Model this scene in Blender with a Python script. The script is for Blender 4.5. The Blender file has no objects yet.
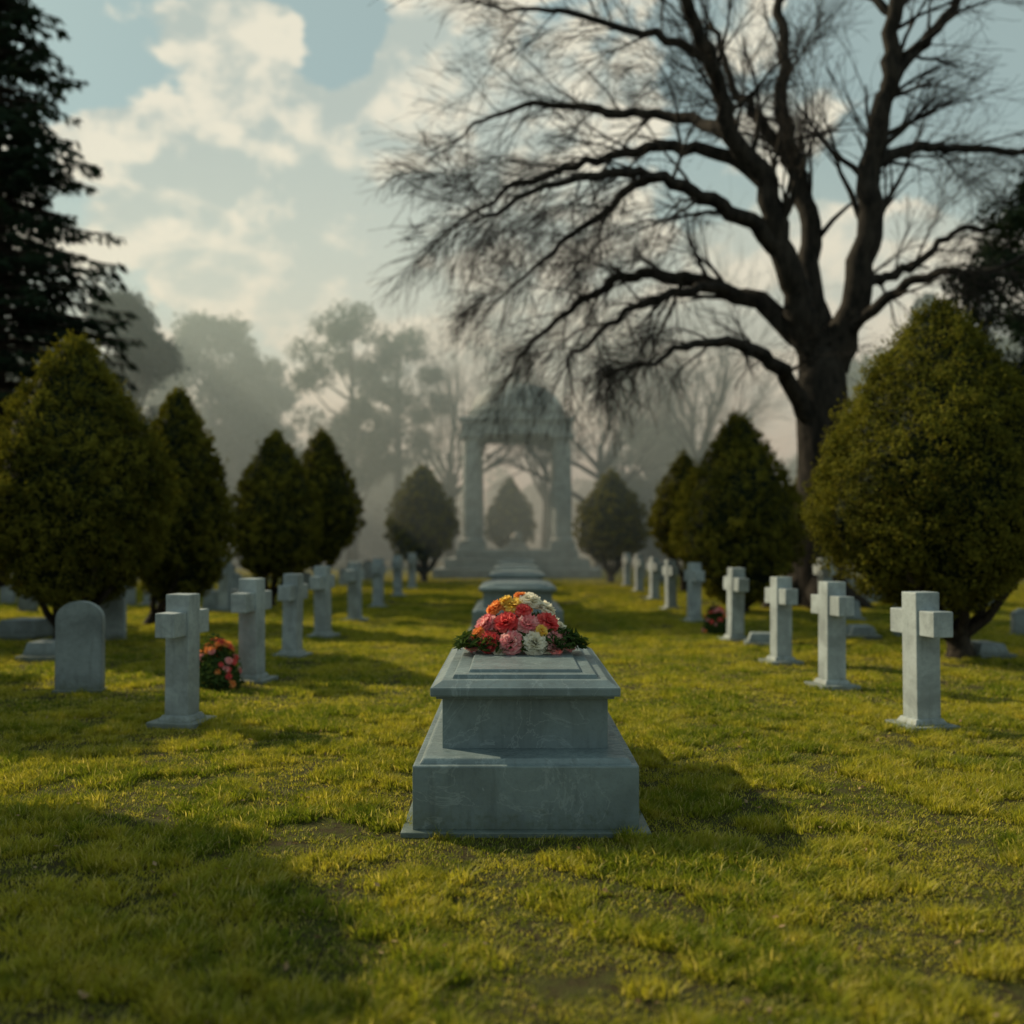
import bpy, bmesh, math, random
import numpy as np
from mathutils import Vector, Matrix
random.seed(7); rng=np.random.default_rng(7)
sc=bpy.context.scene
R=math.radians
# ------------------------------------------------------------------ helpers
def gx(px,d): return (px-512)*d/1000.0
def gz(py,d): return 1.6+(540-py)*d/1000.0
def link(o,parent=None):
    sc.collection.objects.link(o)
    if parent is not None: o.parent=parent
    return o
def empty(name,loc=(0,0,0),rz=0):
    e=bpy.data.objects.new(name,None); e.location=loc; e.rotation_euler=(0,0,rz); e.empty_display_size=.2
    return link(e)
def mesh_np(name,verts,faces,mat,parent=None,smooth=False,loc=None):
    me=bpy.data.meshes.new(name)
    fl=faces if isinstance(faces,list) else [faces]
    fl=[np.asarray(f,dtype=np.int32) for f in fl if len(f)]
    verts=np.asarray(verts,dtype=np.float32)
    me.vertices.add(len(verts)); me.vertices.foreach_set('co',verts.ravel())
    li=np.concatenate([f.ravel() for f in fl]); tot=np.concatenate([np.full(len(f),f.shape[1],dtype=np.int32) for f in fl])
    st=np.concatenate([[0],np.cumsum(tot)[:-1]]).astype(np.int32)
    me.loops.add(len(li)); me.loops.foreach_set('vertex_index',li)
    me.polygons.add(len(tot)); me.polygons.foreach_set('loop_start',st); me.polygons.foreach_set('loop_total',tot)
    if smooth: me.polygons.foreach_set('use_smooth',np.ones(len(tot),dtype=bool))
    me.update(calc_edges=True)
    me.materials.append(mat)
    o=bpy.data.objects.new(name,me)
    if loc is not None: o.location=loc
    return link(o,parent)
class NT:
    def __init__(s,nt): s.nt=nt; nt.nodes.clear()
    def n(s,t,**kw):
        x=s.nt.nodes.new(t)
        for k,v in kw.items(): setattr(x,k,v)
        return x
    def l(s,a,b): s.nt.links.new(a,b)
    def put(s,sock,v):
        if hasattr(v,'is_output'): s.l(v,sock)
        elif v is not None: sock.default_value=v
    def m(s,op,a,b=None,c=None,clamp=False):
        x=s.n('ShaderNodeMath',operation=op,use_clamp=clamp)
        s.put(x.inputs[0],a); s.put(x.inputs[1],b); s.put(x.inputs[2],c)
        return x.outputs[0]
    def mix(s,f,a,b,mode='MIX'):
        x=s.n('ShaderNodeMix',data_type='RGBA',blend_type=mode)
        s.put(x.inputs[0],f); s.put(x.inputs[6],a); s.put(x.inputs[7],b)
        return x.outputs[2]
    def noise(s,vec,scale,detail=4,rough=.55,dist=0):
        x=s.n('ShaderNodeTexNoise'); s.put(x.inputs['Vector'],vec)
        x.inputs['Scale'].default_value=scale; x.inputs['Detail'].default_value=detail
        x.inputs['Roughness'].default_value=rough; x.inputs['Distortion'].default_value=dist
        return x.outputs[0]
    def ss(s,v,a,b,lo=0,hi=1):
        x=s.n('ShaderNodeMapRange',interpolation_type='SMOOTHSTEP')
        s.put(x.inputs[0],v)
        for i,q in enumerate((a,b,lo,hi)): x.inputs[i+1].default_value=q
        return x.outputs[0]
def c4(c): return (c[0],c[1],c[2],1)
def newmat(name):
    m=bpy.data.materials.new(name); m.use_nodes=True
    return m,NT(m.node_tree)
def stone_mat(name,base,vein,veinamt=.5,moss=.35,rough=.55,bump=.25,var=.25):
    m,t=newmat(name)
    g=t.n('ShaderNodeNewGeometry'); P=g.outputs['Position']
    n1=t.noise(P,3.0,5,.6,.6); n2=t.noise(P,26,4,.65); n3=t.noise(P,2.6,6,.6,1.0)
    vv=t.m('ABSOLUTE',t.m('SUBTRACT',n3,.5)); vv=t.ss(vv,0,.014,1,0)
    c=t.mix(t.ss(n1,.3,.7),c4([x*(1-var*1.2) for x in base]),c4([x*(1+var) for x in base]))
    c=t.mix(t.m('MULTIPLY',t.ss(n2,.45,.75),.3),c,c4([x*.5 for x in base]))
    c=t.mix(t.m('MULTIPLY',vv,veinamt),c,c4(vein))
    sx=t.n('ShaderNodeSeparateXYZ'); t.l(P,sx.inputs[0])
    cb=t.n('ShaderNodeCombineXYZ'); t.l(sx.outputs[0],cb.inputs[0]); t.l(sx.outputs[1],cb.inputs[1]); t.l(t.m('MULTIPLY',sx.outputs[2],.12),cb.inputs[2])
    st=t.noise(cb.outputs[0],15,4,.6); c=t.mix(t.m('MULTIPLY',t.ss(st,.52,.72),.4),c,c4([x*.42 for x in base]))
    h=t.ss(t.m('ADD',sx.outputs[2],t.m('MULTIPLY',t.m('SUBTRACT',n2,.5),.35)),.0,.16,1,0)
    c=t.mix(t.m('MULTIPLY',h,moss),c,(.05,.062,.025,1))
    b=t.n('ShaderNodeBsdfPrincipled'); t.l(c,b.inputs['Base Color'])
    t.l(t.ss(n2,.3,.7,rough-.12,rough+.15),b.inputs['Roughness'])
    bp=t.n('ShaderNodeBump'); bp.inputs['Strength'].default_value=bump; bp.inputs['Distance'].default_value=.012
    t.l(t.m('ADD',t.noise(P,60,4,.7),t.m('MULTIPLY',n1,1.2)),bp.inputs['Height']); t.l(bp.outputs[0],b.inputs['Normal'])
    o=t.n('ShaderNodeOutputMaterial'); t.l(b.outputs[0],o.inputs[0]); return m
def leaf_mat(name,dark,light,scale=1.6,trans=.35,tl=(1.5,1.5,.7),rough=.75):
    m,t=newmat(name)
    g=t.n('ShaderNodeNewGeometry'); P=g.outputs['Position']
    f=t.ss(t.m('ADD',t.m('MULTIPLY',t.noise(P,scale,2,.6),.6),t.m('MULTIPLY',t.noise(P,scale*9,2,.7),.4)),.36,.64)
    c=t.mix(f,c4(dark),c4(light))
    c=t.mix(t.m('MULTIPLY',g.outputs['Random Per Island'],.35),c,c4([light[0]*1.3,light[1]*1.05,light[2]]))
    b=t.n('ShaderNodeBsdfDiffuse'); t.l(c,b.inputs[0])
    tr=t.n('ShaderNodeBsdfTranslucent'); t.l(t.mix(1.0,c,c4(tl),'MULTIPLY'),tr.inputs[0])
    x=t.n('ShaderNodeMixShader'); x.inputs[0].default_value=trans; t.l(b.outputs[0],x.inputs[1]); t.l(tr.outputs[0],x.inputs[2])
    o=t.n('ShaderNodeOutputMaterial'); t.l(x.outputs[0],o.inputs[0]); return m
def plain_mat(name,a,b_,scale=6,rough=.85,bump=.4,stretch=1):
    m,t=newmat(name)
    g=t.n('ShaderNodeNewGeometry'); mp=t.n('ShaderNodeMapping'); t.l(g.outputs['Position'],mp.inputs[0]); mp.inputs['Scale'].default_value=(1,1,stretch)
    n=t.noise(mp.outputs[0],scale,4,.65)
    b=t.n('ShaderNodeBsdfPrincipled'); t.l(t.mix(t.ss(n,.35,.65),c4(a),c4(b_)),b.inputs['Base Color']); b.inputs['Roughness'].default_value=rough; b.inputs['Specular IOR Level'].default_value=.15
    bp=t.n('ShaderNodeBump'); bp.inputs['Strength'].default_value=bump; bp.inputs['Distance'].default_value=.03; t.l(n,bp.inputs['Height']); t.l(bp.outputs[0],b.inputs['Normal'])
    o=t.n('ShaderNodeOutputMaterial'); t.l(b.outputs[0],o.inputs[0]); return m

M_marble=stone_mat('blue_grey_marble',(.135,.182,.195),(.27,.33,.34),.45,.45,.40,.15,.18)
M_white=stone_mat('weathered_white_stone',(.29,.335,.35),(.2,.24,.24),.3,.55,.6,.3,.25)
M_grey=stone_mat('grey_granite',(.17,.205,.215),(.32,.36,.36),.2,.6,.6,.3,.25)
M_pav=stone_mat('pavilion_limestone',(.20,.25,.26),(.23,.25,.25),.1,.2,.7,.3)
M_top=leaf_mat('topiary_leaves',(.018,.030,.009),(.150,.148,.024),1.6,.28)
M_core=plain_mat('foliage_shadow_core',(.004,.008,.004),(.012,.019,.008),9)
M_spruce=leaf_mat('spruce_needles',(.008,.016,.012),(.022,.037,.022),.8,.10)
M_far=leaf_mat('far_foliage',(.018,.034,.020),(.045,.062,.028),.35,.2)
M_bark=plain_mat('bark',(.016,.013,.010),(.050,.040,.030),9,.9,.8,.25)
M_twig=plain_mat('bare_tree_bark',(.012,.011,.010),(.040,.034,.028),7,.9,.8,.3)

# ------------------------------------------------------------------ mesh builders
def box(bm,x0,x1,y0,y1,z0,z1,bev=.008,taper=0):
    b=bmesh.new(); t=taper
    vs=[b.verts.new(p) for p in [(x0,y0,z0),(x1,y0,z0),(x1,y1,z0),(x0,y1,z0),(x0+t,y0+t,z1),(x1-t,y0+t,z1),(x1-t,y1-t,z1),(x0+t,y1-t,z1)]]
    for f in [(0,3,2,1),(4,5,6,7),(0,1,5,4),(1,2,6,5),(2,3,7,6),(3,0,4,7)]: b.faces.new([vs[i] for i in f])
    if bev>0: bmesh.ops.bevel(b,geom=b.edges[:],offset=bev,segments=2,profile=.6,affect='EDGES')
    tmp=bpy.data.meshes.new('t'); b.to_mesh(tmp); b.free(); bm.from_mesh(tmp); bpy.data.meshes.remove(tmp)
def bm_obj(name,bm,mat,parent=None,loc=(0,0,0),rot=(0,0,0),smooth=False):
    me=bpy.data.meshes.new(name); bm.to_mesh(me); bm.free(); me.materials.append(mat)
    if smooth:
        for p in me.polygons: p.use_smooth=True
    o=bpy.data.objects.new(name,me); o.location=loc; o.rotation_euler=rot
    return link(o,parent)
def lathe(bm,prof,n=24,cx=0,cy=0):
    rings=[]
    for r,z in prof:
        rings.append([bm.verts.new((cx+r*math.cos(2*math.pi*i/n),cy+r*math.sin(2*math.pi*i/n),z)) for i in range(n)])
    for a,b in zip(rings[:-1],rings[1:]):
        for i in range(n): bm.faces.new((a[i],a[(i+1)%n],b[(i+1)%n],b[i]))
    bm.faces.new(rings[-1]); bm.faces.new(rings[0][::-1])
class Tubes:
    def __init__(s): s.v=[]; s.f=[]
    def add(s,pts,rad,n=5):
        base=len(s.v); k=len(pts)
        for i in range(k):
            a=pts[max(i-1,0)]; b=pts[min(i+1,k-1)]; d=(b-a)
            if d.length<1e-6: d=Vector((0,0,1))
            d.normalize(); ref=Vector((0.13,1,.07)) if abs(d.y)<.9 else Vector((1,0,.1))
            u=d.cross(ref).normalized(); w=d.cross(u); r=rad[i]
            for j in range(n):
                an=2*math.pi*j/n; s.v.append(pts[i]+u*(math.cos(an)*r)+w*(math.sin(an)*r))
        for i in range(k-1):
            for j in range(n):
                a=base+i*n+j; b=base+i*n+(j+1)%n
                s.f.append((a,b,b+n,a+n))
    def obj(s,name,mat,parent=None):
        return mesh_np(name,np.array([tuple(v) for v in s.v]),np.array(s.f),mat,parent,True)
def rnd_unit(n):
    v=rng.normal(size=(n,3)); return v/np.linalg.norm(v,axis=1)[:,None]
def leaf_quads(P,N,L,W,jit=.7):
    n=len(P); N=N+rng.normal(size=(n,3))*jit; N/=np.linalg.norm(N,axis=1)[:,None]
    u=np.cross(N,rnd_unit(n)); u/=np.linalg.norm(u,axis=1)[:,None]; w=np.cross(N,u)
    s=rng.uniform(.6,1.3,n)[:,None]; l=u*L*s*.5; ww=w*W*s*.5
    V=np.stack([P-l,P+ww,P+l,P-ww],axis=1).reshape(-1,3)
    F=np.arange(4*n).reshape(-1,4); return V,F
def lump(P,freq,k=9,seed=0):
    r=np.random.default_rng(seed); f=np.zeros(len(P))
    for i in range(k):
        d=r.normal(size=3); d/=np.linalg.norm(d); fr=freq*r.uniform(.6,1.7)
        f+=np.sin(P@d*fr+r.uniform(0,6.28))
    return f/math.sqrt(k)
PT=[0,.06,.15,.27,.4,.52,.65,.78,.88,.95,1.0]; PR=[.30,.58,.82,.97,1.0,.92,.74,.51,.32,.17,.03]
def topiary(d,px,top,bot,wpx,ptrunk=None,n=14000,leaf=.07,seed=0,x=None):
    r0=random.Random(seed)
    cx=gx(px,d) if x is None else x
    z1=gz(top,d); z0=gz(bot,d); Rm=wpx*d/2000.0; H=z1-z0
    E=empty('topiary_tree',(cx,d,0))
    def surf(t,th,k):
        rr=np.interp(t,PT,PR)*Rm
        dirs=np.stack([np.cos(th),np.sin(th),t*H/Rm],1)
        rr=rr*(1+.055*lump(dirs,4.2,9,seed)+.045*lump(dirs,11,9,seed+5)+.03*lump(dirs,22,9,seed+6))*k
        return np.stack([rr*np.cos(th),rr*np.sin(th),z0+H*t+.03*H*lump(dirs,5,6,seed+9)*(t<.12)],1)
    reps=34; nc=int(n/reps); tt=rng.uniform(0,1,nc*4); keep=rng.uniform(0,1,nc*4)<np.interp(tt,PT,PR)*.9+.08; tt=tt[keep][:nc]
    th=rng.uniform(0,2*math.pi,len(tt)); C=surf(tt,th,rng.uniform(.92,1.05,len(tt)))
    dv=rnd_unit(len(C)*reps); sz=np.repeat(rng.uniform(.6,1.25,len(C)),reps)*Rm*.075
    P=np.repeat(C,reps,0)+dv*(sz*rng.uniform(.3,1,len(sz))**.5)[:,None]
    th2=np.repeat(th,reps); t2=np.repeat(tt,reps)
    N=np.stack([np.cos(th2),np.sin(th2),.3+t2*.6],1)*.5+dv*.9
    V1,F1=leaf_quads(P,N,leaf,leaf*.5,.45)
    m=n//2; ta=rng.uniform(0,1,m*3); ta=ta[rng.uniform(0,1,m*3)<np.interp(ta,PT,PR)+.05][:m]
    tb=rng.uniform(0,2*math.pi,len(ta)); P=surf(ta,tb,rng.uniform(.84,.97,len(ta)))
    V2,F2=leaf_quads(P,np.stack([np.cos(tb),np.sin(tb),.3+ta*.5],1),leaf,leaf*.5,.8)
    k=n//90; ts=rng.uniform(.02,1,k); tq=rng.uniform(0,2*math.pi,k); S=surf(ts,tq,1.03)
    D=np.stack([np.cos(tq)*.5,np.sin(tq)*.5,np.ones(k)*.8],1)*rng.uniform(.5,1.5,k)[:,None]
    S2=np.concatenate([S+D*a*Rm*.10 for a in np.linspace(0,1,7)]); V3,F3=leaf_quads(S2,rnd_unit(len(S2)),leaf*.8,leaf*.4,.5)
    V=np.concatenate([V1,V2,V3]); F=np.concatenate([F1,F2+len(V1),F3+len(V1)+len(V2)])
    mesh_np('foliage',V,F,M_top,E)
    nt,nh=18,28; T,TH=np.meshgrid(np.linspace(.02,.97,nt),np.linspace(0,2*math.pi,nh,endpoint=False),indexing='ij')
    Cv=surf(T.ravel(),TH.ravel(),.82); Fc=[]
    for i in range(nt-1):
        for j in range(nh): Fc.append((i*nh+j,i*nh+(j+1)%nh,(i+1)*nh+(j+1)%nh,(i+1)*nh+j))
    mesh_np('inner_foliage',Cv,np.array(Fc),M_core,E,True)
    T_=Tubes(); tr=Rm*.085+.02; ox=0 if ptrunk is None else gx(ptrunk,d)-cx
    split=z0*.5
    T_.add([Vector((ox*1.05,0,-.05)),Vector((ox,0,.08)),Vector((ox*.98,.02,split*.5)),Vector((ox*.85,0,split))],[tr*1.7,tr*1.15,tr,tr*1.05],9)
    for i in range(9):
        a=i*.698+r0.uniform(-.3,.3); q=Rm*r0.uniform(.35,.62)
        T_.add([Vector((ox*.85,0,split-.12)),Vector((ox*.6+q*.45*math.cos(a),q*.45*math.sin(a),split+(z0-split)*.5)),Vector((q*math.cos(a),q*math.sin(a),z0+H*.10)),Vector((q*1.2*math.cos(a),q*1.2*math.sin(a),z0+H*.3))],[tr*.6,tr*.42,tr*.3,tr*.15],6)
    T_.obj('trunk',M_bark,E)
    return E
def crown_tree(name,x,d,top,rad,zb,nclus,nl,leaf,mat,seed=0,sparse=.3,trunk=.35,shape='round',bark=M_bark):
    rr=random.Random(seed); E=empty(name,(x,d,0)); C=[];S=[]
    H=top-zb
    for i in range(nclus):
        t=rr.random(); a=rr.uniform(0,6.283)
        if shape=='round': pr=math.sqrt(max(0.02,1-(2*t-1)**2*.92))*(1-.15*t)
        elif shape=='cone': pr=(1-t)**.8+.06
        else: pr=math.sqrt(max(.02,1-(2*t-1)**2))
        q=rad*pr*math.sqrt(rr.uniform(.25,1)); s=rad*rr.uniform(.16,.34)*(1-.35*t)
        if shape=='flat': s=rad*rr.uniform(.15,.28)
        C.append((q*math.cos(a),q*math.sin(a),zb+H*t*.93)); S.append(s)
    C=np.array(C);S=np.array(S); per=nl//nclus
    dirs=rnd_unit(per*nclus); rad_=rng.uniform(.45,1.12,per*nclus)**.6
    ce=np.repeat(C,per,0); se=np.repeat(S,per)[:,None]
    P=ce+dirs*rad_[:,None]*se*np.array([1.15,1.15,.75]); P+=rng.normal(size=P.shape)*leaf*.7
    keep=lump(P,2.2/rad*3,8,seed)>-1.3+sparse
    V,F=leaf_quads(P[keep],dirs[keep]+np.array([0,0,.4]),leaf,leaf*.6,.7)
    mesh_np('foliage',V,F,mat,E)
    T=Tubes(); 
    T.add([Vector((0,0,-.1)),Vector((.05,0,zb*.5)),Vector((0,.05,zb+H*.2)),Vector((0,0,zb+H*.8))],[trunk*1.3,trunk,trunk*.8,trunk*.15],8)
    for i in range(0,nclus,2):
        c=Vector(C[i]); z=max(zb*.6,c.z-abs(rr.uniform(.15,.3))*H-.3)
        st=Vector((0,0,z)); mid=st.lerp(c,.5)+Vector((0,0,-.05*H)); T.add([st,mid,c],[trunk*.32,trunk*.2,trunk*.06],5)
    T.obj('trunk',bark,E); return E
def spruce(name,x,d,H,Rb,zb,seed,n_lv=70,per=5,mat=M_spruce,cards=70,leaf=.30,power=.8):
    rr=random.Random(seed); E=empty(name,(x,d,0)); T=Tubes(); tr=H*.013
    T.add([Vector((0,0,-.1)),Vector((0,0,H*.5)),Vector((0,0,H))],[tr*1.3,tr*.75,.02],8)
    Ps=[];Ds=[]
    for i in range(n_lv):
        f=i/n_lv; z=zb+(H-zb)*f
        for k in range(per):
            if rr.random()<.12: continue
            a=rr.uniform(0,6.283); L=Rb*((1-f)**power)*rr.uniform(.5,1.2)+.25
            dr=Vector((math.cos(a),math.sin(a),0)); pts=[]
            for s in np.linspace(0,1,6):
                pts.append(Vector((0,0,z))+dr*(L*s)+Vector((0,0,L*(.12*s-.42*s*s+.22*s**3.5))))
            T.add(pts,[tr*.22*(1-.85*s)+.006 for s in np.linspace(0,1,6)],4)
            m=max(8,int(cards*L/Rb)); side=Vector((-dr.y,dr.x,0))
            for q in range(m):
                s=rr.uniform(.12,1)**.8; idx=min(int(s*5),4); p=pts[idx].lerp(pts[idx+1],s*5-idx)
                w=rr.uniform(-1,1)*L*.26*(1.08-s)
                Ps.append(p+side*w+dr*abs(w)*.5+Vector((0,0,-abs(w)*.25-rr.uniform(0,.16)))); Ds.append((dr*.8+side*(1.2 if w>0 else -1.2)+Vector((0,0,-.5-rr.random()*.6))).normalized())
    P=np.array([tuple(p) for p in Ps]);D=np.array([tuple(p) for p in Ds]); n=len(P)
    D=D+rng.normal(size=(n,3))*.25; w=np.cross(D,rnd_unit(n)); w/=np.linalg.norm(w,axis=1)[:,None]
    s=rng.uniform(.6,1.4,n)[:,None]*leaf
    V=np.stack([P-D*s*.4,P+w*s*.18,P+D*s*.7,P-w*s*.18],1).reshape(-1,3)
    mesh_np('foliage',V,np.arange(4*n).reshape(-1,4),mat,E); T.obj('trunk',M_bark,E); return E

# ------------------------------------------------------------------ ground + lawn
m,t=newmat('lawn_soil'); g=t.n('ShaderNodeNewGeometry'); P=g.outputs['Position']
a=t.noise(P,.5,4,.6); b_=t.noise(P,9,5,.7); c_=t.noise(P,60,4,.7)
c=t.mix(t.ss(b_,.40,.56),(.050,.036,.021,1),(.075,.082,.022,1)); c=t.mix(t.ss(a,.35,.65,0,.4),c,(.11,.105,.03,1)); c=t.mix(t.ss(c_,.5,.75,0,.7),c,(.020,.023,.009,1))
b=t.n('ShaderNodeBsdfPrincipled'); t.l(c,b.inputs['Base Color']); b.inputs['Roughness'].default_value=.95; b.inputs['Specular IOR Level'].default_value=.1
bp=t.n('ShaderNodeBump'); bp.inputs['Strength'].default_value=.9; bp.inputs['Distance'].default_value=.05; t.l(t.m('ADD',c_,b_),bp.inputs['Height']); t.l(bp.outputs[0],b.inputs['Normal'])
o=t.n('ShaderNodeOutputMaterial'); t.l(b.outputs[0],o.inputs[0])
mesh_np('ground',np.array([(-400,-60,0),(400,-60,0),(400,700,0),(-400,700,0)]),np.array([(0,1,2,3)]),m)

def grass_mat():
    m,t=newmat('grass_blades'); g=t.n('ShaderNodeNewGeometry'); P=g.outputs['Position']
    n1=t.noise(P,.8,4,.65); n2=t.noise(P,7,3,.65)
    c=t.mix(t.ss(n1,.40,.60),(.150,.192,.022,1),(.33,.315,.042,1))
    c=t.mix(t.ss(n2,.5,.68,0,.6),c,(.46,.39,.085,1)); c=t.mix(t.ss(n2,.48,.32,0,.7),c,(.050,.082,.016,1))
    ri=g.outputs['Random Per Island']; c=t.mix(t.ss(ri,.80,.95,0,.75),c,(.54,.46,.20,1))
    b=t.n('ShaderNodeBsdfDiffuse'); t.l(c,b.inputs[0])
    tr=t.n('ShaderNodeBsdfTranslucent'); t.l(t.mix(1.0,c,(1.5,1.42,.65,1),'MULTIPLY'),tr.inputs[0])
    x=t.n('ShaderNodeMixShader'); x.inputs[0].default_value=.42; t.l(b.outputs[0],x.inputs[1]); t.l(tr.outputs[0],x.inputs[2])
    o=t.n('ShaderNodeOutputMaterial'); t.l(x.outputs[0],o.inputs[0]); return m
M_grass=grass_mat()
def clump_mesh(n,rad,hmin,hmax,w,lean):
    r=rad*np.sqrt(rng.uniform(0,1,n)); a=rng.uniform(0,6.283,n); B=np.stack([r*np.cos(a),r*np.sin(a),np.zeros(n)-.004],1)
    h=rng.uniform(hmin,hmax,n)*(1-.35*r/rad); az=a*.6+rng.uniform(0,6.283,n)*.4+rng.normal(size=n)*.6; ln=h*rng.uniform(.1,lean,n)
    D=np.stack([np.cos(az),np.sin(az),0*az],1); S=np.stack([-np.sin(az+.5),np.cos(az+.5),0*az],1)*(w*rng.uniform(.6,1.2,n))[:,None]
    up=np.array([0,0,1.])
    m1=B+D*(ln*.35)[:,None]+up*(h*.6)[:,None]; tp=B+D*ln[:,None]+up*(h)[:,None]
    V=np.stack([B-S*.5,B+S*.5,m1+S*.42,m1-S*.42,tp],1).reshape(-1,3); i=np.arange(n)*5
    return V,[np.stack([i,i+1,i+2,i+3],1),np.stack([i+3,i+2,i+4],1)]
G=empty('grass')
def scatter(tag,pts,scales,V,F):
    n=len(pts); a=rng.uniform(0,6.283,n); s=scales*.5*1.4142
    Q=[]
    for k in range(4):
        an=a+k*math.pi/2; Q.append(np.stack([pts[:,0]+s*np.cos(an),pts[:,1]+s*np.sin(an),np.zeros(n)],1))
    par=mesh_np('lawn_scatter_'+tag,np.stack(Q,1).reshape(-1,3),np.arange(4*n).reshape(-1,4),M_grass,G)
    par.instance_type='FACES'; par.use_instance_faces_scale=True; par.instance_faces_scale=1.0
    par.show_instancer_for_render=False; par.show_instancer_for_viewport=False
    mesh_np('grass_clump',V,F,M_grass,par)
def area_pts(n,d0,d1,half=.62,pad=1.0):
    d=d0+(d1-d0)*rng.uniform(0,1,n*2)
    wmax=d1*half+pad; x=rng.uniform(-wmax,wmax,n*2); k=np.abs(x)<d*half+pad; return np.stack([x[k],d[k]],1)[:n]
def inmon(p): return (np.abs(p[:,0]-.075)<.66)&(p[:,1]>5.38)&(p[:,1]<7.95)
def z3(p): return np.c_[p,p[:,0]*0]
for i in range(2):
    p=area_pts(6500,2.0,9.5); L=lump(z3(p),14,12,3); k=(L>-1.1)&~inmon(p); p=p[k]
    V,F=clump_mesh(34,.09,.014,.040,.0060,1.5); scatter('short_%d'%i,p,rng.uniform(.7,1.1,len(p)),V,F)
for i in range(3):
    p=area_pts(8500,2.0,9.5); L=lump(z3(p),9,12,13)+.4*lump(z3(p),3,9,14); p=p[(L>-.02)&~inmon(p)]
    V,F=clump_mesh(46,.050,.032,.080,.0064,1.25); scatter('tufts_%d'%i,p,rng.uniform(.6,1.35,len(p)),V,F)
for i in range(2):
    p=area_pts(8000,9,24); V,F=clump_mesh(60,.17,.015,.045,.011,1.3); scatter('mid_%d'%i,p,rng.uniform(.7,1.2,len(p)),V,F)
p=area_pts(16000,9,24); L=lump(z3(p),5,9,14); p=p[L>.1]; V,F=clump_mesh(44,.08,.035,.09,.010,1.2); scatter('mid_tufts',p,rng.uniform(.7,1.4,len(p)),V,F)
p=area_pts(10000,23,55); V,F=clump_mesh(70,.36,.03,.08,.025,1.1); scatter('far',p,rng.uniform(.8,1.3,len(p)),V,F)
p=area_pts(1500,2.4,14); p=p[~inmon(p)]; P3=np.c_[p,rng.uniform(.015,.05,len(p))]
V,F=leaf_quads(P3,np.tile([0,0,1.],(len(p),1)),.032,.020,.5)
mesh_np('fallen_leaves',V,F,leaf_mat('dry_leaf',(.12,.075,.03),(.34,.26,.15),4,.2,(1,1,1)))

# ------------------------------------------------------------------ tomb monument
def tomb(x,y0,s=1.0,sz=None):
    E=empty('stone_tomb',(x,y0,0)); E.scale=(s,s,sz or s)
    bm=bmesh.new(); box(bm,-.675,.675,0,2.50,-.05,.028,.006); bm_obj('ground_slab',bm,M_marble,E)
    bm=bmesh.new()
    box(bm,-.615,.615,.05,2.42,.024,.375,.010)
    box(bm,-.585,.585,.085,2.385,.372,.405,.012,.022)
    bm_obj('plinth',bm,M_marble,E)
    bm=bmesh.new(); box(bm,-.475,.475,.37,2.20,.40,.715,.006); bm_obj('body',bm,M_marble,E)
    bm=bmesh.new()
    box(bm,-.505,.505,.285,2.265,.700,.722,.006)
    box(bm,-.535,.535,.235,2.30,.720,.772,.010)
    box(bm,-.525,.525,.245,2.29,.771,.805,.004,.055)
    box(bm,-.42,.42,.36,2.18,.803,.828,.006,.012)
    box(bm,-.33,.33,.46,2.08,.826,.846,.005,.010)
    bm_obj('lid',bm,M_marble,E)
    return E
tomb(.075,5.37)
tomb(.10,17.2,1.28,.98); tomb(.12,23.0,1.25,1.0); tomb(.14,28.5,1.25,1.0); tomb(.15,34,1.25,1.05)

# ------------------------------------------------------------------ flowers
def petal_mat(name,a,b_):
    m,t=newmat(name); g=t.n('ShaderNodeNewGeometry'); r=g.outputs['Random Per Island']
    c=t.mix(r,c4(a),c4(b_)); b=t.n('ShaderNodeBsdfDiffuse'); t.l(c,b.inputs[0])
    tr=t.n('ShaderNodeBsdfTranslucent'); t.l(c,tr.inputs[0]); x=t.n('ShaderNodeMixShader'); x.inputs[0].default_value=.45
    t.l(b.outputs[0],x.inputs[1]); t.l(tr.outputs[0],x.inputs[2]); o=t.n('ShaderNodeOutputMaterial'); t.l(x.outputs[0],o.inputs[0]); return m
PM={'red':petal_mat('coral_red_petals',(.70,.06,.07),(.90,.22,.20)),'pink':petal_mat('pink_petals',(.82,.24,.28),(.94,.62,.58)),
    'white':petal_mat('cream_petals',(.84,.78,.62),(.93,.90,.80)),'yellow':petal_mat('yellow_petals',(.88,.58,.08),(.92,.74,.25)),'orange':petal_mat('orange_petals',(.85,.28,.08),(.92,.50,.18))}
M_fl=leaf_mat('bouquet_leaves',(.02,.045,.018),(.06,.10,.03),8,.25)
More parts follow.
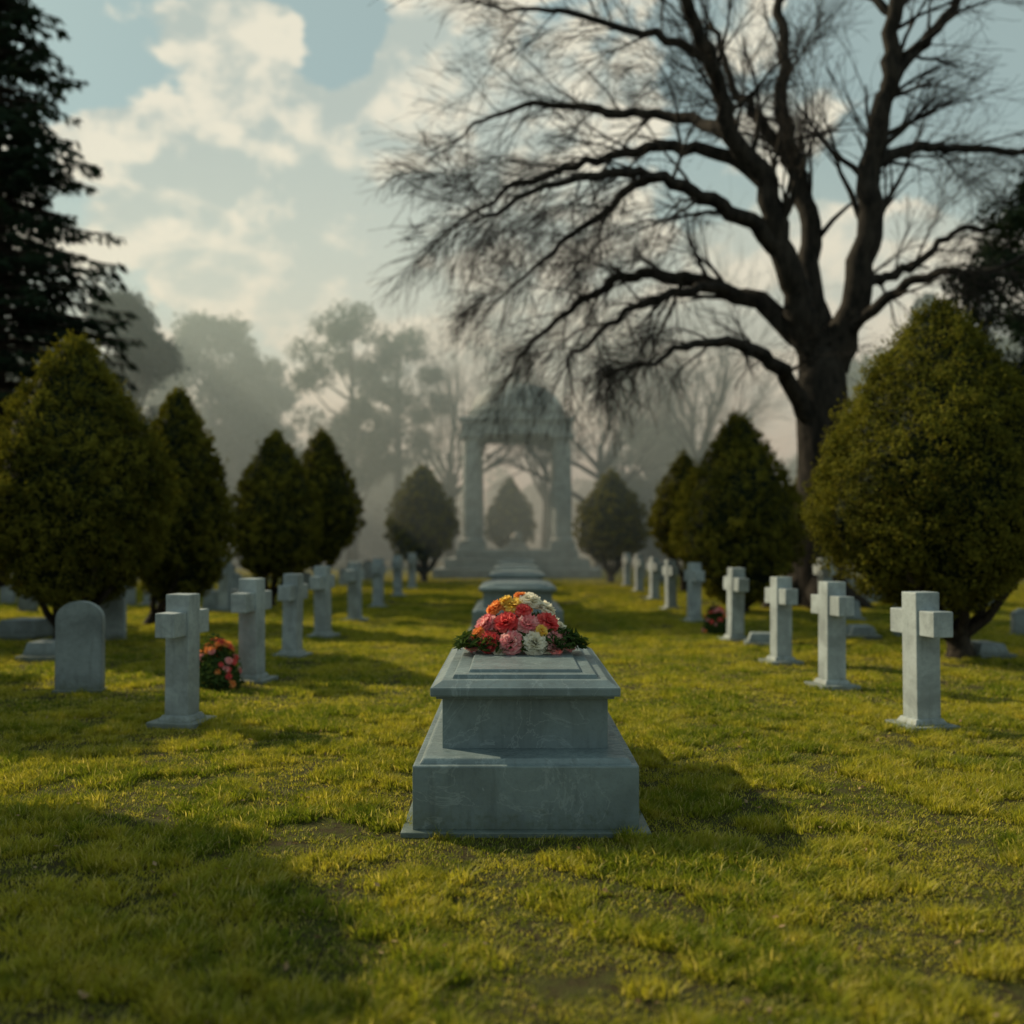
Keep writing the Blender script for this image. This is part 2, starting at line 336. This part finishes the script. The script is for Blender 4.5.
def bloom(cen,axis,r,kind,par,full=True):
    z=Vector(axis).normalized(); q=z.to_track_quat('Z','Y').to_matrix(); V=[];F=[]
    layers=[(r*1.0,13,1.45,.8),(r*1.0,13,1.15,.75),(r*.95,12,.88,.65),(r*.86,11,.62,.55),(r*.75,9,.38,.45),(r*.62,6,.15,.4)]
    if not full: layers=layers[::2]
    for li,(L,n,open_,w) in enumerate(layers):
        for k in range(n):
            a=6.283*k/n+li*.5+random.uniform(-.2,.2); op=open_+random.uniform(-.15,.15); wd=L*w*.5; base=len(V)
            for s in (0,.4,.75,1.0):
                e=op*(.5+.7*s); rad=L*s*math.sin(min(e,1.7)); hh=L*s*math.cos(min(e,1.7))+r*.1
                for u in (-1,0,1):
                    ww=wd*u*(.35+1.1*s-.35*s*s)*(1 if s<1 else .8); ruf=random.uniform(-.13,.13)*r*s
                    p=Vector((rad*math.cos(a)-ww*math.sin(a),rad*math.sin(a)+ww*math.cos(a),hh+ruf-(0.12*r if u==0 else 0)))
                    V.append(tuple(Vector(cen)+q@p))
            for i in range(3):
                for j in range(2):
                    b0=base+i*3+j; F.append((b0,b0+1,b0+4,b0+3))
    mesh_np('bloom_'+kind,np.array(V),np.array(F),PM[kind],par,False)
E=empty('flower_arrangement',(gx(521,6.80),6.80,.846)); E.scale=(1.12,1.05,1.06)
lay=[(-.27,-.03,.08,.08,'pink'),(-.18,-.15,.09,.08,'red'),(-.055,-.20,.09,.085,'pink'),(.075,-.20,.085,.085,'white'),(.19,-.14,.08,.08,'pink'),(.27,-.03,.08,.075,'pink'),
 (-.20,-.06,.19,.08,'pink'),(-.085,-.12,.20,.085,'red'),(.04,-.13,.19,.08,'pink'),(.15,-.08,.20,.08,'red'),(-.14,0,.285,.075,'orange'),(-.04,-.04,.30,.072,'yellow'),(.05,-.01,.33,.078,'white'),(.14,.02,.28,.075,'white'),
 (.0,.12,.28,.08,'orange'),(-.18,.12,.16,.085,'pink'),(.18,.12,.17,.085,'white'),(-.06,.2,.12,.09,'red'),(.09,.2,.12,.085,'pink'),(.01,-.09,.28,.055,'red'),(-.32,.1,.06,.05,'white'),(.23,.0,.16,.055,'white'),(-.25,-.10,.14,.05,'orange'),(.115,-.17,.16,.045,'yellow'),(-.12,-.19,.03,.05,'white'),(-.09,-.02,.335,.05,'yellow'),(.0,.03,.36,.05,'orange')]
for (x,y,z,r,k) in lay: bloom((x,y,z-.02),(x*2.4,y*2.4-.12,.28+z*.8),r*.93,k,E)
n=1300; a=rng.uniform(0,6.283,n); q=rng.uniform(.1,1,n)**.5; Pf=np.stack([q*.40*np.cos(a),q*.25*np.sin(a),.02+.22*(1-q)**1.0+rng.uniform(0,.06,n)],1)
Nf=np.stack([np.cos(a)*.3,np.sin(a)*.3,np.ones(n)],1); V,F=leaf_quads(Pf,Nf,.085,.028,.5)
V2=[];F2=[]
for i in range(90):
    an=random.uniform(0,6.283); ln=random.uniform(.09,.19); b0=Vector((.30*math.cos(an),.20*math.sin(an),.035)); dr=Vector((math.cos(an+random.uniform(-.4,.4)),math.sin(an+random.uniform(-.4,.4)),random.uniform(-.08,.4))).normalized(); sd=dr.cross(Vector((0,0,1))).normalized()
    for s in np.linspace(0,1,9):
        for sg in (-1,1):
            p=b0+dr*ln*s; e=p+sd*sg*.04*(1.1-s)+dr*.03; w=dr*.007; j=len(V2); mid=(p+e)/2; V2+= [tuple(p),tuple(mid+w),tuple(e),tuple(mid-w)]; F2.append((j,j+1,j+2,j+3))
mesh_np('greenery',np.concatenate([V,np.array(V2)]),np.concatenate([F,np.array(F2)+len(V)]),M_fl,E)
def flower_bush(px,base,w,h,nf,kinds):
    d=1600/(base-540); E=empty('flowering_shrub',(gx(px,d),d,0)); r=w*d/2000; hh=h*d/1000
    n=3200; dv=rnd_unit(n); dv[:,2]=np.abs(dv[:,2]); P=dv*(rng.uniform(.3,1.2,n)**.5)[:,None]*np.array([r,r,hh]); P*= (1+.12*lump(dv,5,7,3))[:,None]; V,F=leaf_quads(P,dv,.05,.028,.7); mesh_np('leaves',V,F,M_fl,E)
    for i in range(nf):
        a=random.uniform(0,6.283); e=random.uniform(.1,1.4); u=Vector((math.cos(a)*math.cos(e),math.sin(a)*math.cos(e),math.sin(e)))
        bloom((u.x*r*1.05,u.y*r*1.05,u.z*hh*1.05),u,random.uniform(.028,.048),random.choice(kinds),E,False)
flower_bush(218,688,42,46,48,['red','pink','orange','orange']); flower_bush(716,634,24,26,40,['red','pink','orange'])

# ------------------------------------------------------------------ crosses and gravestones
def cross(px,base,h=1.15,mat=M_white,yaw=None):
    d=1600/(base-540)+.18; x=gx(px,d); E=empty('stone_cross',(x,d,0))
    s=h/1.15; rz=(-.16 if x<0 else .20)+random.uniform(-.06,.06) if yaw is None else yaw
    bm=bmesh.new()
    box(bm,-.22,.22,-.22,.22,-.03,.045,.008); box(bm,-.155,.155,-.155,.155,.043,.095,.012,.03)
    box(bm,-.108*s,.108*s,-.11*s,.11*s,.085,1.15*s,.010)
    box(bm,-.088*s,.088*s,-.33*s,-.107*s,.79*s,1.0*s,.010); box(bm,-.088*s,.088*s,.107*s,.33*s,.79*s,1.0*s,.010)
    bm_obj('cross_body',bm,mat,E,(0,0,0),(random.uniform(-.025,.025),random.uniform(-.02,.02),rz))
for px,b in [(182,728),(252,684),(292,658),(323,638),(355,622),(378,608),(398,597),(412,589)]: cross(px,b,1.15+random.uniform(-.03,.03))
for px,b in [(922,732),(832,690),(781,665),(735,642),(694,623),(671,610),(654,600),(639,592),(627,586)]: cross(px,b,1.15+random.uniform(-.03,.03))
for px,b in [(826,612),(908,634),(760,600),(868,603),(225,612),(150,606)]: cross(px,b,1.2)
def headstone(px,base,wpx,hpx,kind='round',mat=M_grey,rz=0,d=None,name='gravestone'):
    d=d or 1600/(base-540); w=wpx*d/1000; h=hpx*d/1000; E=empty(name,(gx(px,d),d,0),rz); tk=.13
    bm=bmesh.new(); pr=[]
    if kind=='round':
        pr=[(-w/2,-.03),(w/2,-.03),(w/2,h*.80)]+[(w/2*math.cos(a),h*.80+h*.20*math.sin(a)) for a in np.linspace(.15,math.pi-.15,14)]+[(-w/2,h*.80)]
    elif kind=='gable': pr=[(-w/2,-.03),(w/2,-.03),(w/2,h*.82),(0,h),(-w/2,h*.82)]
    else:
        pr=[(-w/2,-.03),(w/2,-.03),(w/2,h*.84),(w*.38,h*.86),(w*.34,h*.94)]+[(w*.30*math.cos(a),h*.94+h*.06*math.sin(a)) for a in np.linspace(.1,math.pi-.1,9)]+[(-w*.34,h*.94),(-w*.38,h*.86),(-w/2,h*.84)]
    f=bm.faces.new([bm.verts.new((x,-tk/2,z)) for x,z in pr]); r=bmesh.ops.extrude_face_region(bm,geom=[f]); bmesh.ops.translate(bm,verts=[v for v in r['geom'] if isinstance(v,bmesh.types.BMVert)],vec=(0,tk,0))
    bmesh.ops.recalc_face_normals(bm,faces=bm.faces[:]); bmesh.ops.bevel(bm,geom=[e for e in bm.edges if e.is_manifold and e.calc_face_angle()>.8],offset=.01,segments=2,affect='EDGES')
    bm_obj('slab',bm,mat,E,(0,0,0),(random.uniform(-.03,.01),0,0))
    bm=bmesh.new(); box(bm,-w*.53,w*.53,-.12,.12,-.03,.035,.01); bm_obj('footing',bm,mat,E)
headstone(80,692,45,91,'round',M_grey,.12)
for a_ in [(111,640,28,54,'gable'),(72,618,20,34,'round'),(28,612,18,24,'round'),(46,606,12,16,'gable'),(8,604,14,18,'round'),(128,606,14,20,'round'),(232,600,22,28,'shoulder'),(206,598,14,18,'round'),
           (905,636,22,50,'round'),(850,606,18,28,'shoulder'),(789,603,16,30,'round'),(940,610,18,22,'round'),(985,606,16,20,'round'),(1021,636,18,28,'gable'),(757,600,14,24,'round'),(880,600,14,18,'gable'),(345,586,12,18,'round'),(368,580,12,20,'shoulder'),(306,590,12,18,'round'),(665,582,12,20,'round'),(690,586,12,18,'gable'),(640,578,10,18,'round')]:
    headstone(*a_,mat=random.choice([M_grey,M_white,M_white]),rz=random.uniform(-.2,.2))
def low_marker(px,base,w,dp,h):
    d=1600/(base-540); E=empty('grave_marker',(gx(px,d),d,0),random.uniform(-.2,.2)); bm=bmesh.new()
    box(bm,-w/2,w/2,0,dp,-.02,.07,.01)
    box(bm,-w*.42,w*.42,dp*.15,dp*.85,.068,h,.012,.05); bm_obj('block',bm,M_grey,E)
low_marker(36,662,.55,.8,.24); low_marker(763,648,.5,.6,.2); low_marker(848,622,.7,.9,.4); low_marker(220,612,1.2,1.6,.45); low_marker(866,640,.5,.8,.2); low_marker(10,640,.8,1.0,.3); low_marker(1000,660,.5,.8,.2)

# ------------------------------------------------------------------ pavilion
D=43; E=empty('domed_pavilion',(gx(517,D),D,0))
bm=bmesh.new()
for i,(hw) in enumerate([3.5,3.05,2.6]): box(bm,-hw,hw,-(hw)+1.9,hw+1.9,i*.4-.02 if i==0 else i*.4-.001,(i+1)*.4,.03)
bm_obj('steps',bm,M_pav,E)
for sx in (-1.95,1.95):
    for sy in (.1,3.7):
        bm=bmesh.new(); box(bm,sx-.55,sx+.55,sy-.55,sy+.55,1.195,1.5,.02); lathe(bm,[(.5,1.49),(.52,1.6),(.44,1.68),(.43,1.75),(.42,3.5),(.37,5.8),(.38,5.88),(.47,6.0)],28,sx,sy); box(bm,sx-.52,sx+.52,sy-.52,sy+.52,5.99,6.12,.02)
        bm_obj('column',bm,M_pav,E)
bm=bmesh.new()
for a in [(-2.35,2.35,-.40,.60),(-2.35,2.35,3.2,4.2)]: box(bm,*a,6.115,6.7,.02)
for a in [(-2.345,-1.45,.598,3.203),(1.45,2.345,.598,3.203)]: box(bm,*a,6.117,6.695,.02)
box(bm,-2.48,2.48,-.55,4.35,6.69,6.86,.03)
lathe(bm,[(2.1,6.85),(2.1,7.2),(2.2,7.25),(2.2,7.35)]+[(2.05*math.cos(a),7.35+1.3*math.sin(a)) for a in np.linspace(.05,1.45,14)]+[(.16,8.67),(.12,8.8),(.2,8.9),(.03,9.15)],36,0,1.9)
bm_obj('roof',bm,M_pav,E)
bm=bmesh.new(); box(bm,-.55,.55,1.5,2.3,1.195,1.35,.03); box(bm,-.4,.4,1.6,2.2,1.34,1.5,.03,.08); lathe(bm,[(.12,1.49),(.26,1.6),(.28,1.75),(.16,1.9),(.03,2.0)],16,0,1.9); bm_obj('stone_urn',bm,M_grey,E)

# ------------------------------------------------------------------ topiary trees
topiary(15,76,337,602,178,62,40000,.060,1)
topiary(19,178,388,600,108,152,24000,.068,2)
topiary(24,276,432,578,94,270,16000,.075,3)
topiary(30,322,428,562,76,320,12000,.085,4)
topiary(38,422,464,562,72,424,9000,.10,5)
topiary(52,510,478,550,52,510,5000,.13,6)
topiary(37,611,469,562,72,611,9000,.10,7)
topiary(31,684,452,560,70,684,10000,.09,8)
topiary(22,738,414,596,128,742,24000,.07,9)
topiary(27,815,455,580,80,815,9000,.085,10)
topiary(13.6,937,304,604,238,960,56000,.056,11)
topiary(6.9,0,170,490,320,None,26000,.07,12,x=-5.75)
topiary(27,-60,440,580,100,None,9000,.085,14)
topiary(24,1090,440,590,110,None,9000,.085,15)

# ------------------------------------------------------------------ big bare tree
E=empty('bare_tree'); T=Tubes(); D=24.0
def PP(px,py,dy=0): return Vector((gx(px,D),D+dy,gz(py,D)))
def smooth_poly(pts,k=5):
    out=[]; n=len(pts)
    for i in range(n-1):
        p0=pts[max(i-1,0)];p1=pts[i];p2=pts[i+1];p3=pts[min(i+2,n-1)]
        for j in range(k):
            t=j/k; out.append(.5*((2*p1)+(p2-p0)*t+(2*p0-5*p1+4*p2-p3)*t*t+(3*p1-p0-3*p2+p3)*t**3))
    out.append(pts[-1]); return out
br=random.Random(21)
def grow(p,d,L,r,lev,droop):
    n=5 if lev<2 else 4; pts=[p]; dd=d.copy()
    for i in range(n):
        dd=(dd+Vector((br.uniform(-.22,.22),br.uniform(-.22,.22),br.uniform(-.22,.2)+droop*(.10)))).normalized()
        pts.append(pts[-1]+dd*(L/n))
    T.add(pts,[max(r*(1-.8*i/n),.0048) for i in range(n+1)],4 if r>.02 else 3)
    if lev>=3: return
    kids={0:8,1:6,2:4}[lev]
    for k in range(kids):
        f=br.uniform(.2,1.0); idx=min(int(f*n),n-1); q=pts[idx].lerp(pts[idx+1],f*n-idx)
        ax=Vector((br.uniform(-1,1),br.uniform(-1,1),br.uniform(-1,1))).normalized(); ang=br.uniform(.25,.75)
        nd=(Matrix.Rotation(ang,3,ax)@(pts[idx+1]-pts[idx]).normalized()); nd.y*=.8; nd.normalize()
        grow(q,nd,L*br.uniform(.48,.80),max(r*(1-.7*f)*.48,.0055),lev+1,droop)
def limb(pp,r0,r1,droop=-.3,kid=(1.6,3.3),dens=1.0,f0=.25):
    pts=smooth_poly([PP(*q) for q in pp],5); n=len(pts)
    for i in range(1,n-1): pts[i]=pts[i]+Vector((br.uniform(-.08,.08),br.uniform(-.06,.06),br.uniform(-.08,.08)))
    T.add(pts,[r0+(r1-r0)*(i/(n-1))**.8 for i in range(n)],10 if r0>.15 else 7)
    tot=sum((pts[i+1]-pts[i]).length for i in range(n-1)); m=int(tot*1.4*dens)
    for k in range(m):
        f=f0+(1-f0)*(k+br.random())/m; idx=min(int(f*(n-1)),n-2); q=pts[idx]; dr=(pts[idx+1]-pts[idx]).normalized()
        ax=Vector((br.uniform(-.3,.3),br.choice((-1,1)),br.uniform(-.3,.3))).normalized()
        nd=Matrix.Rotation(br.uniform(.3,.95),3,ax)@dr; nd.y+=br.uniform(-.5,.5); nd.normalize()
        rr=r0+(r1-r0)*f**.8; grow(q,nd,br.uniform(*kid)*(1.1-.5*f),max(rr*.33,.018),1 if br.random()<.8 else 0,droop)
    for k in range(3):
        e=(pts[-1]-pts[-2]).normalized()+Vector((br.uniform(-.4,.4),br.uniform(-.4,.4),br.uniform(-.4,.4))); grow(pts[-1],e.normalized(),kid[0]*1.1,r1*.7,1,droop)
T.add(smooth_poly([PP(814,612),PP(818,560),PP(822,500),PP(823,440),PP(822,395),PP(822,350)],4),[1.05,.85,.74,.68,.66,.64,.62,.62,.61,.60,.60,.60,.61,.62,.62,.62,.60,.58,.55,.50,.42],16)
for k in range(6):
    a=k*1.05+.3; b0=PP(815,606); T.add([b0+Vector((0,0,.9)),b0+Vector((.7*math.cos(a),.7*math.sin(a),.3)),b0+Vector((1.5*math.cos(a),1.5*math.sin(a),-.1))],[.4,.28,.08],6)
limb([(820,385,0),(800,322,-.2),(778,262,-.5),(757,195,-.8),(722,150,-1),(700,95,-1.5),(668,45,-2),(640,-10,-2.4)],.42,.09,.1)
limb([(757,195,-.8),(715,160,-.4),(660,148,0),(600,150,.6),(545,160,1),(490,180,1.4),(450,205,1.6)],.20,.04,-.4,dens=1.5)
limb([(722,150,-1),(680,112,.3),(625,95,1),(565,72,1.8),(500,70,2.4),(460,90,2.6)],.17,.04,-.2,dens=1.5)
limb([(700,95,-1.5),(660,60,-1),(610,35,-.5),(550,10,0),(500,0,.4)],.13,.04,-.1,dens=1.5)
limb([(808,345,0),(775,300,.6),(735,282,1),(690,268,1),(640,262,1.2),(600,280,1),(560,312,1),(520,350,1)],.30,.045,-.7,kid=(1.4,2.8),dens=1.7)
limb([(735,282,1),(690,290,0),(640,312,-.8),(600,340,-1.2),(565,370,-1.5)],.16,.04,-.6,kid=(1.3,2.6),dens=1.8)
limb([(812,430,0),(790,395,-.6),(755,372,-1.4),(710,360,-2.2),(665,368,-2.8),(630,388,-3.2)],.27,.04,-.4,kid=(1.0,2.0),dens=1.2)
limb([(778,262,-.5),(740,232,-.8),(690,218,-1.5),(640,205,-2),(590,212,-2.4),(540,232,-3),(490,262,-3.4)],.24,.04,-.5,kid=(1.4,2.8),dens=1.5)
limb([(640,205,-2),(595,235,-1.5),(550,265,-1.2),(510,300,-1)],.12,.03,-.6,kid=(1.2,2.3),dens=1.5)
limb([(825,350,0),(816,280,.5),(820,210,.8),(806,150,1),(798,80,1.4),(805,20,1.8),(800,-40,2)],.34,.12,.2)
limb([(806,150,1),(775,95,1.4),(748,40,2),(735,-20,2.4)],.18,.07,.1)
limb([(832,370,0),(850,300,-.5),(856,230,-.8),(858,170,-1),(868,110,-1.2),(872,50,-1.5),(885,-30,-2)],.40,.14,.2)
limb([(857,190,-1),(880,160,-.2),(925,140,.5),(975,132,1),(1050,128,1.5)],.20,.08,0)
limb([(846,320,0),(872,280,1),(905,262,1.6),(950,240,2),(1000,200,2.5),(1060,190,3)],.20,.06,-.1)
limb([(868,110,-1.2),(895,75,-1),(930,35,-.8),(960,-20,-.6)],.19,.09,.1)
limb([(838,350,0),(868,310,-1.2),(905,295,-2),(945,300,-2.6),(985,280,-3)],.17,.04,-.2,kid=(1,2.2))
limb([(872,50,-1.5),(850,10,-1),(840,-40,-.8)],.12,.07,.1)
T.obj('trunk_and_branches',M_twig,E)

def small_bare(x,d,H,seed):
    global T,br
    E=empty('bare_tree',(x,d,0)); T=Tubes(); br=random.Random(seed)
    T.add([Vector((0,0,-.1)),Vector((.1,0,H*.25)),Vector((0,0,H*.5))],[.32,.24,.16],7)
    for i in range(9):
        a=br.uniform(0,6.283); e=br.uniform(.5,1.3); grow(Vector((0,0,H*br.uniform(.2,.5))),Vector((math.cos(a)*math.cos(e),math.sin(a)*math.cos(e),math.sin(e))),H*br.uniform(.35,.55),.14,0,.2)
    T.obj('trunk_and_branches',M_twig,E)
small_bare(gx(450,56),56,13,31); small_bare(gx(600,54),54,13.5,32); small_bare(gx(700,50),50,12,33); small_bare(gx(655,62),62,13,34); small_bare(gx(545,64),64,14,35)

# ------------------------------------------------------------------ conifers / background trees
spruce('spruce_tree',gx(-4,33),33,24.5,4.9,1.5,41,100,7,M_spruce,85,.33,.7)
crown_tree('evergreen_tree',gx(124,44),44,gz(284,44),2.7,.8,110,30000,.26,M_spruce,51,-.6,.3)
crown_tree('broadleaf_tree',gx(212,62),62,gz(306,62),4.0,1.0,110,30000,.34,M_far,52,-.4,.4)
crown_tree('broadleaf_tree',gx(262,66),66,gz(352,66),3.2,1.0,80,20000,.34,M_far,53,-.4,.4)
crown_tree('tall_pine_tree',gx(352,56),56,gz(303,56),3.4,5.0,44,15000,.22,M_far,54,.3,.3,'flat')
crown_tree('tall_pine_tree',gx(398,58),58,gz(318,58),2.6,5.5,34,11000,.22,M_far,55,.3,.28,'flat')
spruce('fir_tree',gx(925,48),48,gz(290,48),3.0,1,61,60,6,M_spruce,50,.36)
crown_tree('evergreen_tree',gx(1078,25),25,11.6,3.1,4.4,60,36000,.15,M_spruce,62,.1,.4)
crown_tree('evergreen_tree',gx(20,48),48,gz(330,48),3.8,1.0,90,26000,.28,M_spruce,63,-.4,.3)
crown_tree('broadleaf_tree',gx(655,62),62,gz(422,62),3.0,1,60,16000,.34,M_far,64,-.2,.3)
crown_tree('broadleaf_tree',gx(880,60),60,gz(350,60),5.0,1.5,90,26000,.36,M_far,65,-.2,.3)
crown_tree('broadleaf_tree',gx(985,56),56,gz(335,56),4.5,1.5,90,26000,.36,M_far,66,-.2,.3)
crown_tree('evergreen_tree',-13.9,20.6,9.5,2.1,.8,70,20000,.16,M_spruce,71,-.6,.3)
crown_tree('evergreen_tree',-10.4,13.2,6.4,1.8,.6,60,18000,.14,M_spruce,72,-.6,.25)
Vs=[];Fs=[];off=0; r2=random.Random(5)
for i in range(95):
    x=r2.uniform(-75,75); d=r2.uniform(72,112); H=r2.uniform(6,11)*(.95 if abs(x)<20 else 1.25); rad=r2.uniform(2.8,5)
    n=2600; nc=16; C=np.array([(r2.uniform(-1,1)*rad*.7,r2.uniform(-1,1)*rad*.5,H*r2.uniform(.12,.86)) for _ in range(nc)]); dv=rnd_unit(n)
    P=np.repeat(C,n//nc+1,0)[:n]+dv*rad*.42*(rng.uniform(.4,1.1,n)**.5)[:,None]+np.array([x,d,0]); P[:,2]=np.abs(P[:,2])
    V,F=leaf_quads(P,dv+np.array([0,0,.4]),.6,.42,.6); Vs.append(V);Fs.append(F+off);off+=len(V)
mesh_np('distant_trees',np.concatenate(Vs),np.concatenate(Fs),M_far)

# ------------------------------------------------------------------ mist (real homogeneous volume)
m,t=newmat('mist_volume'); v=t.n('ShaderNodeVolumeScatter'); v.inputs['Color'].default_value=(.76,.96,1,1); v.inputs['Density'].default_value=.0215; v.inputs['Anisotropy'].default_value=.25
o=t.n('ShaderNodeOutputMaterial'); t.l(v.outputs[0],o.inputs['Volume'])
bm=bmesh.new(); box(bm,-100,100,33.6,118,-.5,16,0); bm_obj('mist',bm,m)

# ------------------------------------------------------------------ world + sun
SUN=Vector((-.82*math.cos(R(33.5)),.572*math.cos(R(33.5)),math.sin(R(33.5)))).normalized()
w=bpy.data.worlds.new('World'); sc.world=w; w.use_nodes=True; t=NT(w.node_tree)
sky=t.n('ShaderNodeTexSky',sky_type='NISHITA'); sky.sun_disc=False; sky.sun_elevation=R(33.5); sky.sun_rotation=R(305); sky.air_density=1.0; sky.dust_density=1.5; sky.ozone_density=1.0
tc=t.n('ShaderNodeTexCoord'); Dv=tc.outputs['Generated']; sp=t.n('ShaderNodeSeparateXYZ'); t.l(Dv,sp.inputs[0])
az=t.m('ARCTAN2',sp.outputs[0],sp.outputs[1]); el=t.m('ARCSINE',sp.outputs[2])
mp=t.n('ShaderNodeMapping'); t.l(Dv,mp.inputs[0]); mp.inputs['Scale'].default_value=(1,1,1.4)
mp2=t.n('ShaderNodeMapping'); t.l(Dv,mp2.inputs[0]); mp2.inputs['Scale'].default_value=(1,1,1.4); mp2.inputs['Location'].default_value=(.010,0,-.024)
nA=t.noise(mp.outputs[0],10,6,.54,.1); nB=t.noise(mp2.outputs[0],10,4,.54,.1)
acc=None
for (px,py,rx,ry,wt) in [(190,18,95,30,.34),(265,130,90,48,.42),(130,160,75,40,.32),(320,225,200,90,.40),(210,255,130,60,.28),(425,60,80,100,.38),(400,230,130,110,.24),(620,60,130,80,.26),(560,270,200,120,.34),(740,300,140,80,.28),(950,250,120,55,.36),(560,430,700,70,.25),(50,60,75,55,-.28),(335,40,35,45,-.34),(120,85,60,25,-.2),(960,90,90,80,-.18)]:
    A=math.atan((px-512)/1000); Ee=math.atan((540-py)/1000*math.cos(A)); a_=t.m('DIVIDE',t.m('SUBTRACT',az,A),rx/1000); e_=t.m('DIVIDE',t.m('SUBTRACT',el,Ee),ry/1000)
    q=t.m('ADD',t.m('MULTIPLY',a_,a_),t.m('MULTIPLY',e_,e_)); g_=t.m('MULTIPLY',t.m('EXPONENT',t.m('MULTIPLY',q,-.8)),wt)
    acc=g_ if acc is None else t.m('ADD',acc,g_)
dens=t.m('ADD',t.m('MULTIPLY',nA,1.45),t.m('MULTIPLY',acc,1.0))
mask=t.ss(dens,.88,1.00)
lit=t.ss(t.m('ADD',t.m('MULTIPLY',t.m('SUBTRACT',nA,nB),3.8),t.m('MULTIPLY',t.m('SUBTRACT',1.2,dens),.6)),-.30,.30)
ccol=t.mix(lit,(5.2,5.8,5.2,1),(9.0,8.4,6.7,1))
skyc=t.mix(.7,t.mix(1.0,sky.outputs[0],(.75,1.0,.85,1),'MULTIPLY'),(4.5,5.5,5.1,1))
col=t.mix(t.m('MULTIPLY',mask,.9),skyc,ccol)
hz=t.ss(el,.0,.34,.62,0); col=t.mix(hz,col,(6.9,7.1,6.1,1))
bg=t.n('ShaderNodeBackground'); t.l(col,bg.inputs[0]); bg.inputs[1].default_value=.096
o=t.n('ShaderNodeOutputWorld'); t.l(bg.outputs[0],o.inputs[0])
L=bpy.data.lights.new('sun','SUN'); L.energy=5.0; L.angle=R(.6); L.color=(1,.84,.56)
lo=bpy.data.objects.new('sun',L); lo.rotation_euler=SUN.to_track_quat('Z','Y').to_euler(); lo.location=(-20,20,30); link(lo)

# ------------------------------------------------------------------ camera
cam=bpy.data.cameras.new('camera'); cam.sensor_width=36; cam.lens=36*1000/1024; cam.shift_y=28/1024; cam.clip_end=2000
cam.dof.use_dof=True; cam.dof.focus_distance=6.0; cam.dof.aperture_fstop=.9
co=bpy.data.objects.new('camera',cam); co.location=(0,0,1.6); co.rotation_euler=(R(90),0,0); link(co); sc.camera=co
sc.view_settings.view_transform='Standard'; sc.view_settings.look='None'; sc.view_settings.exposure=0
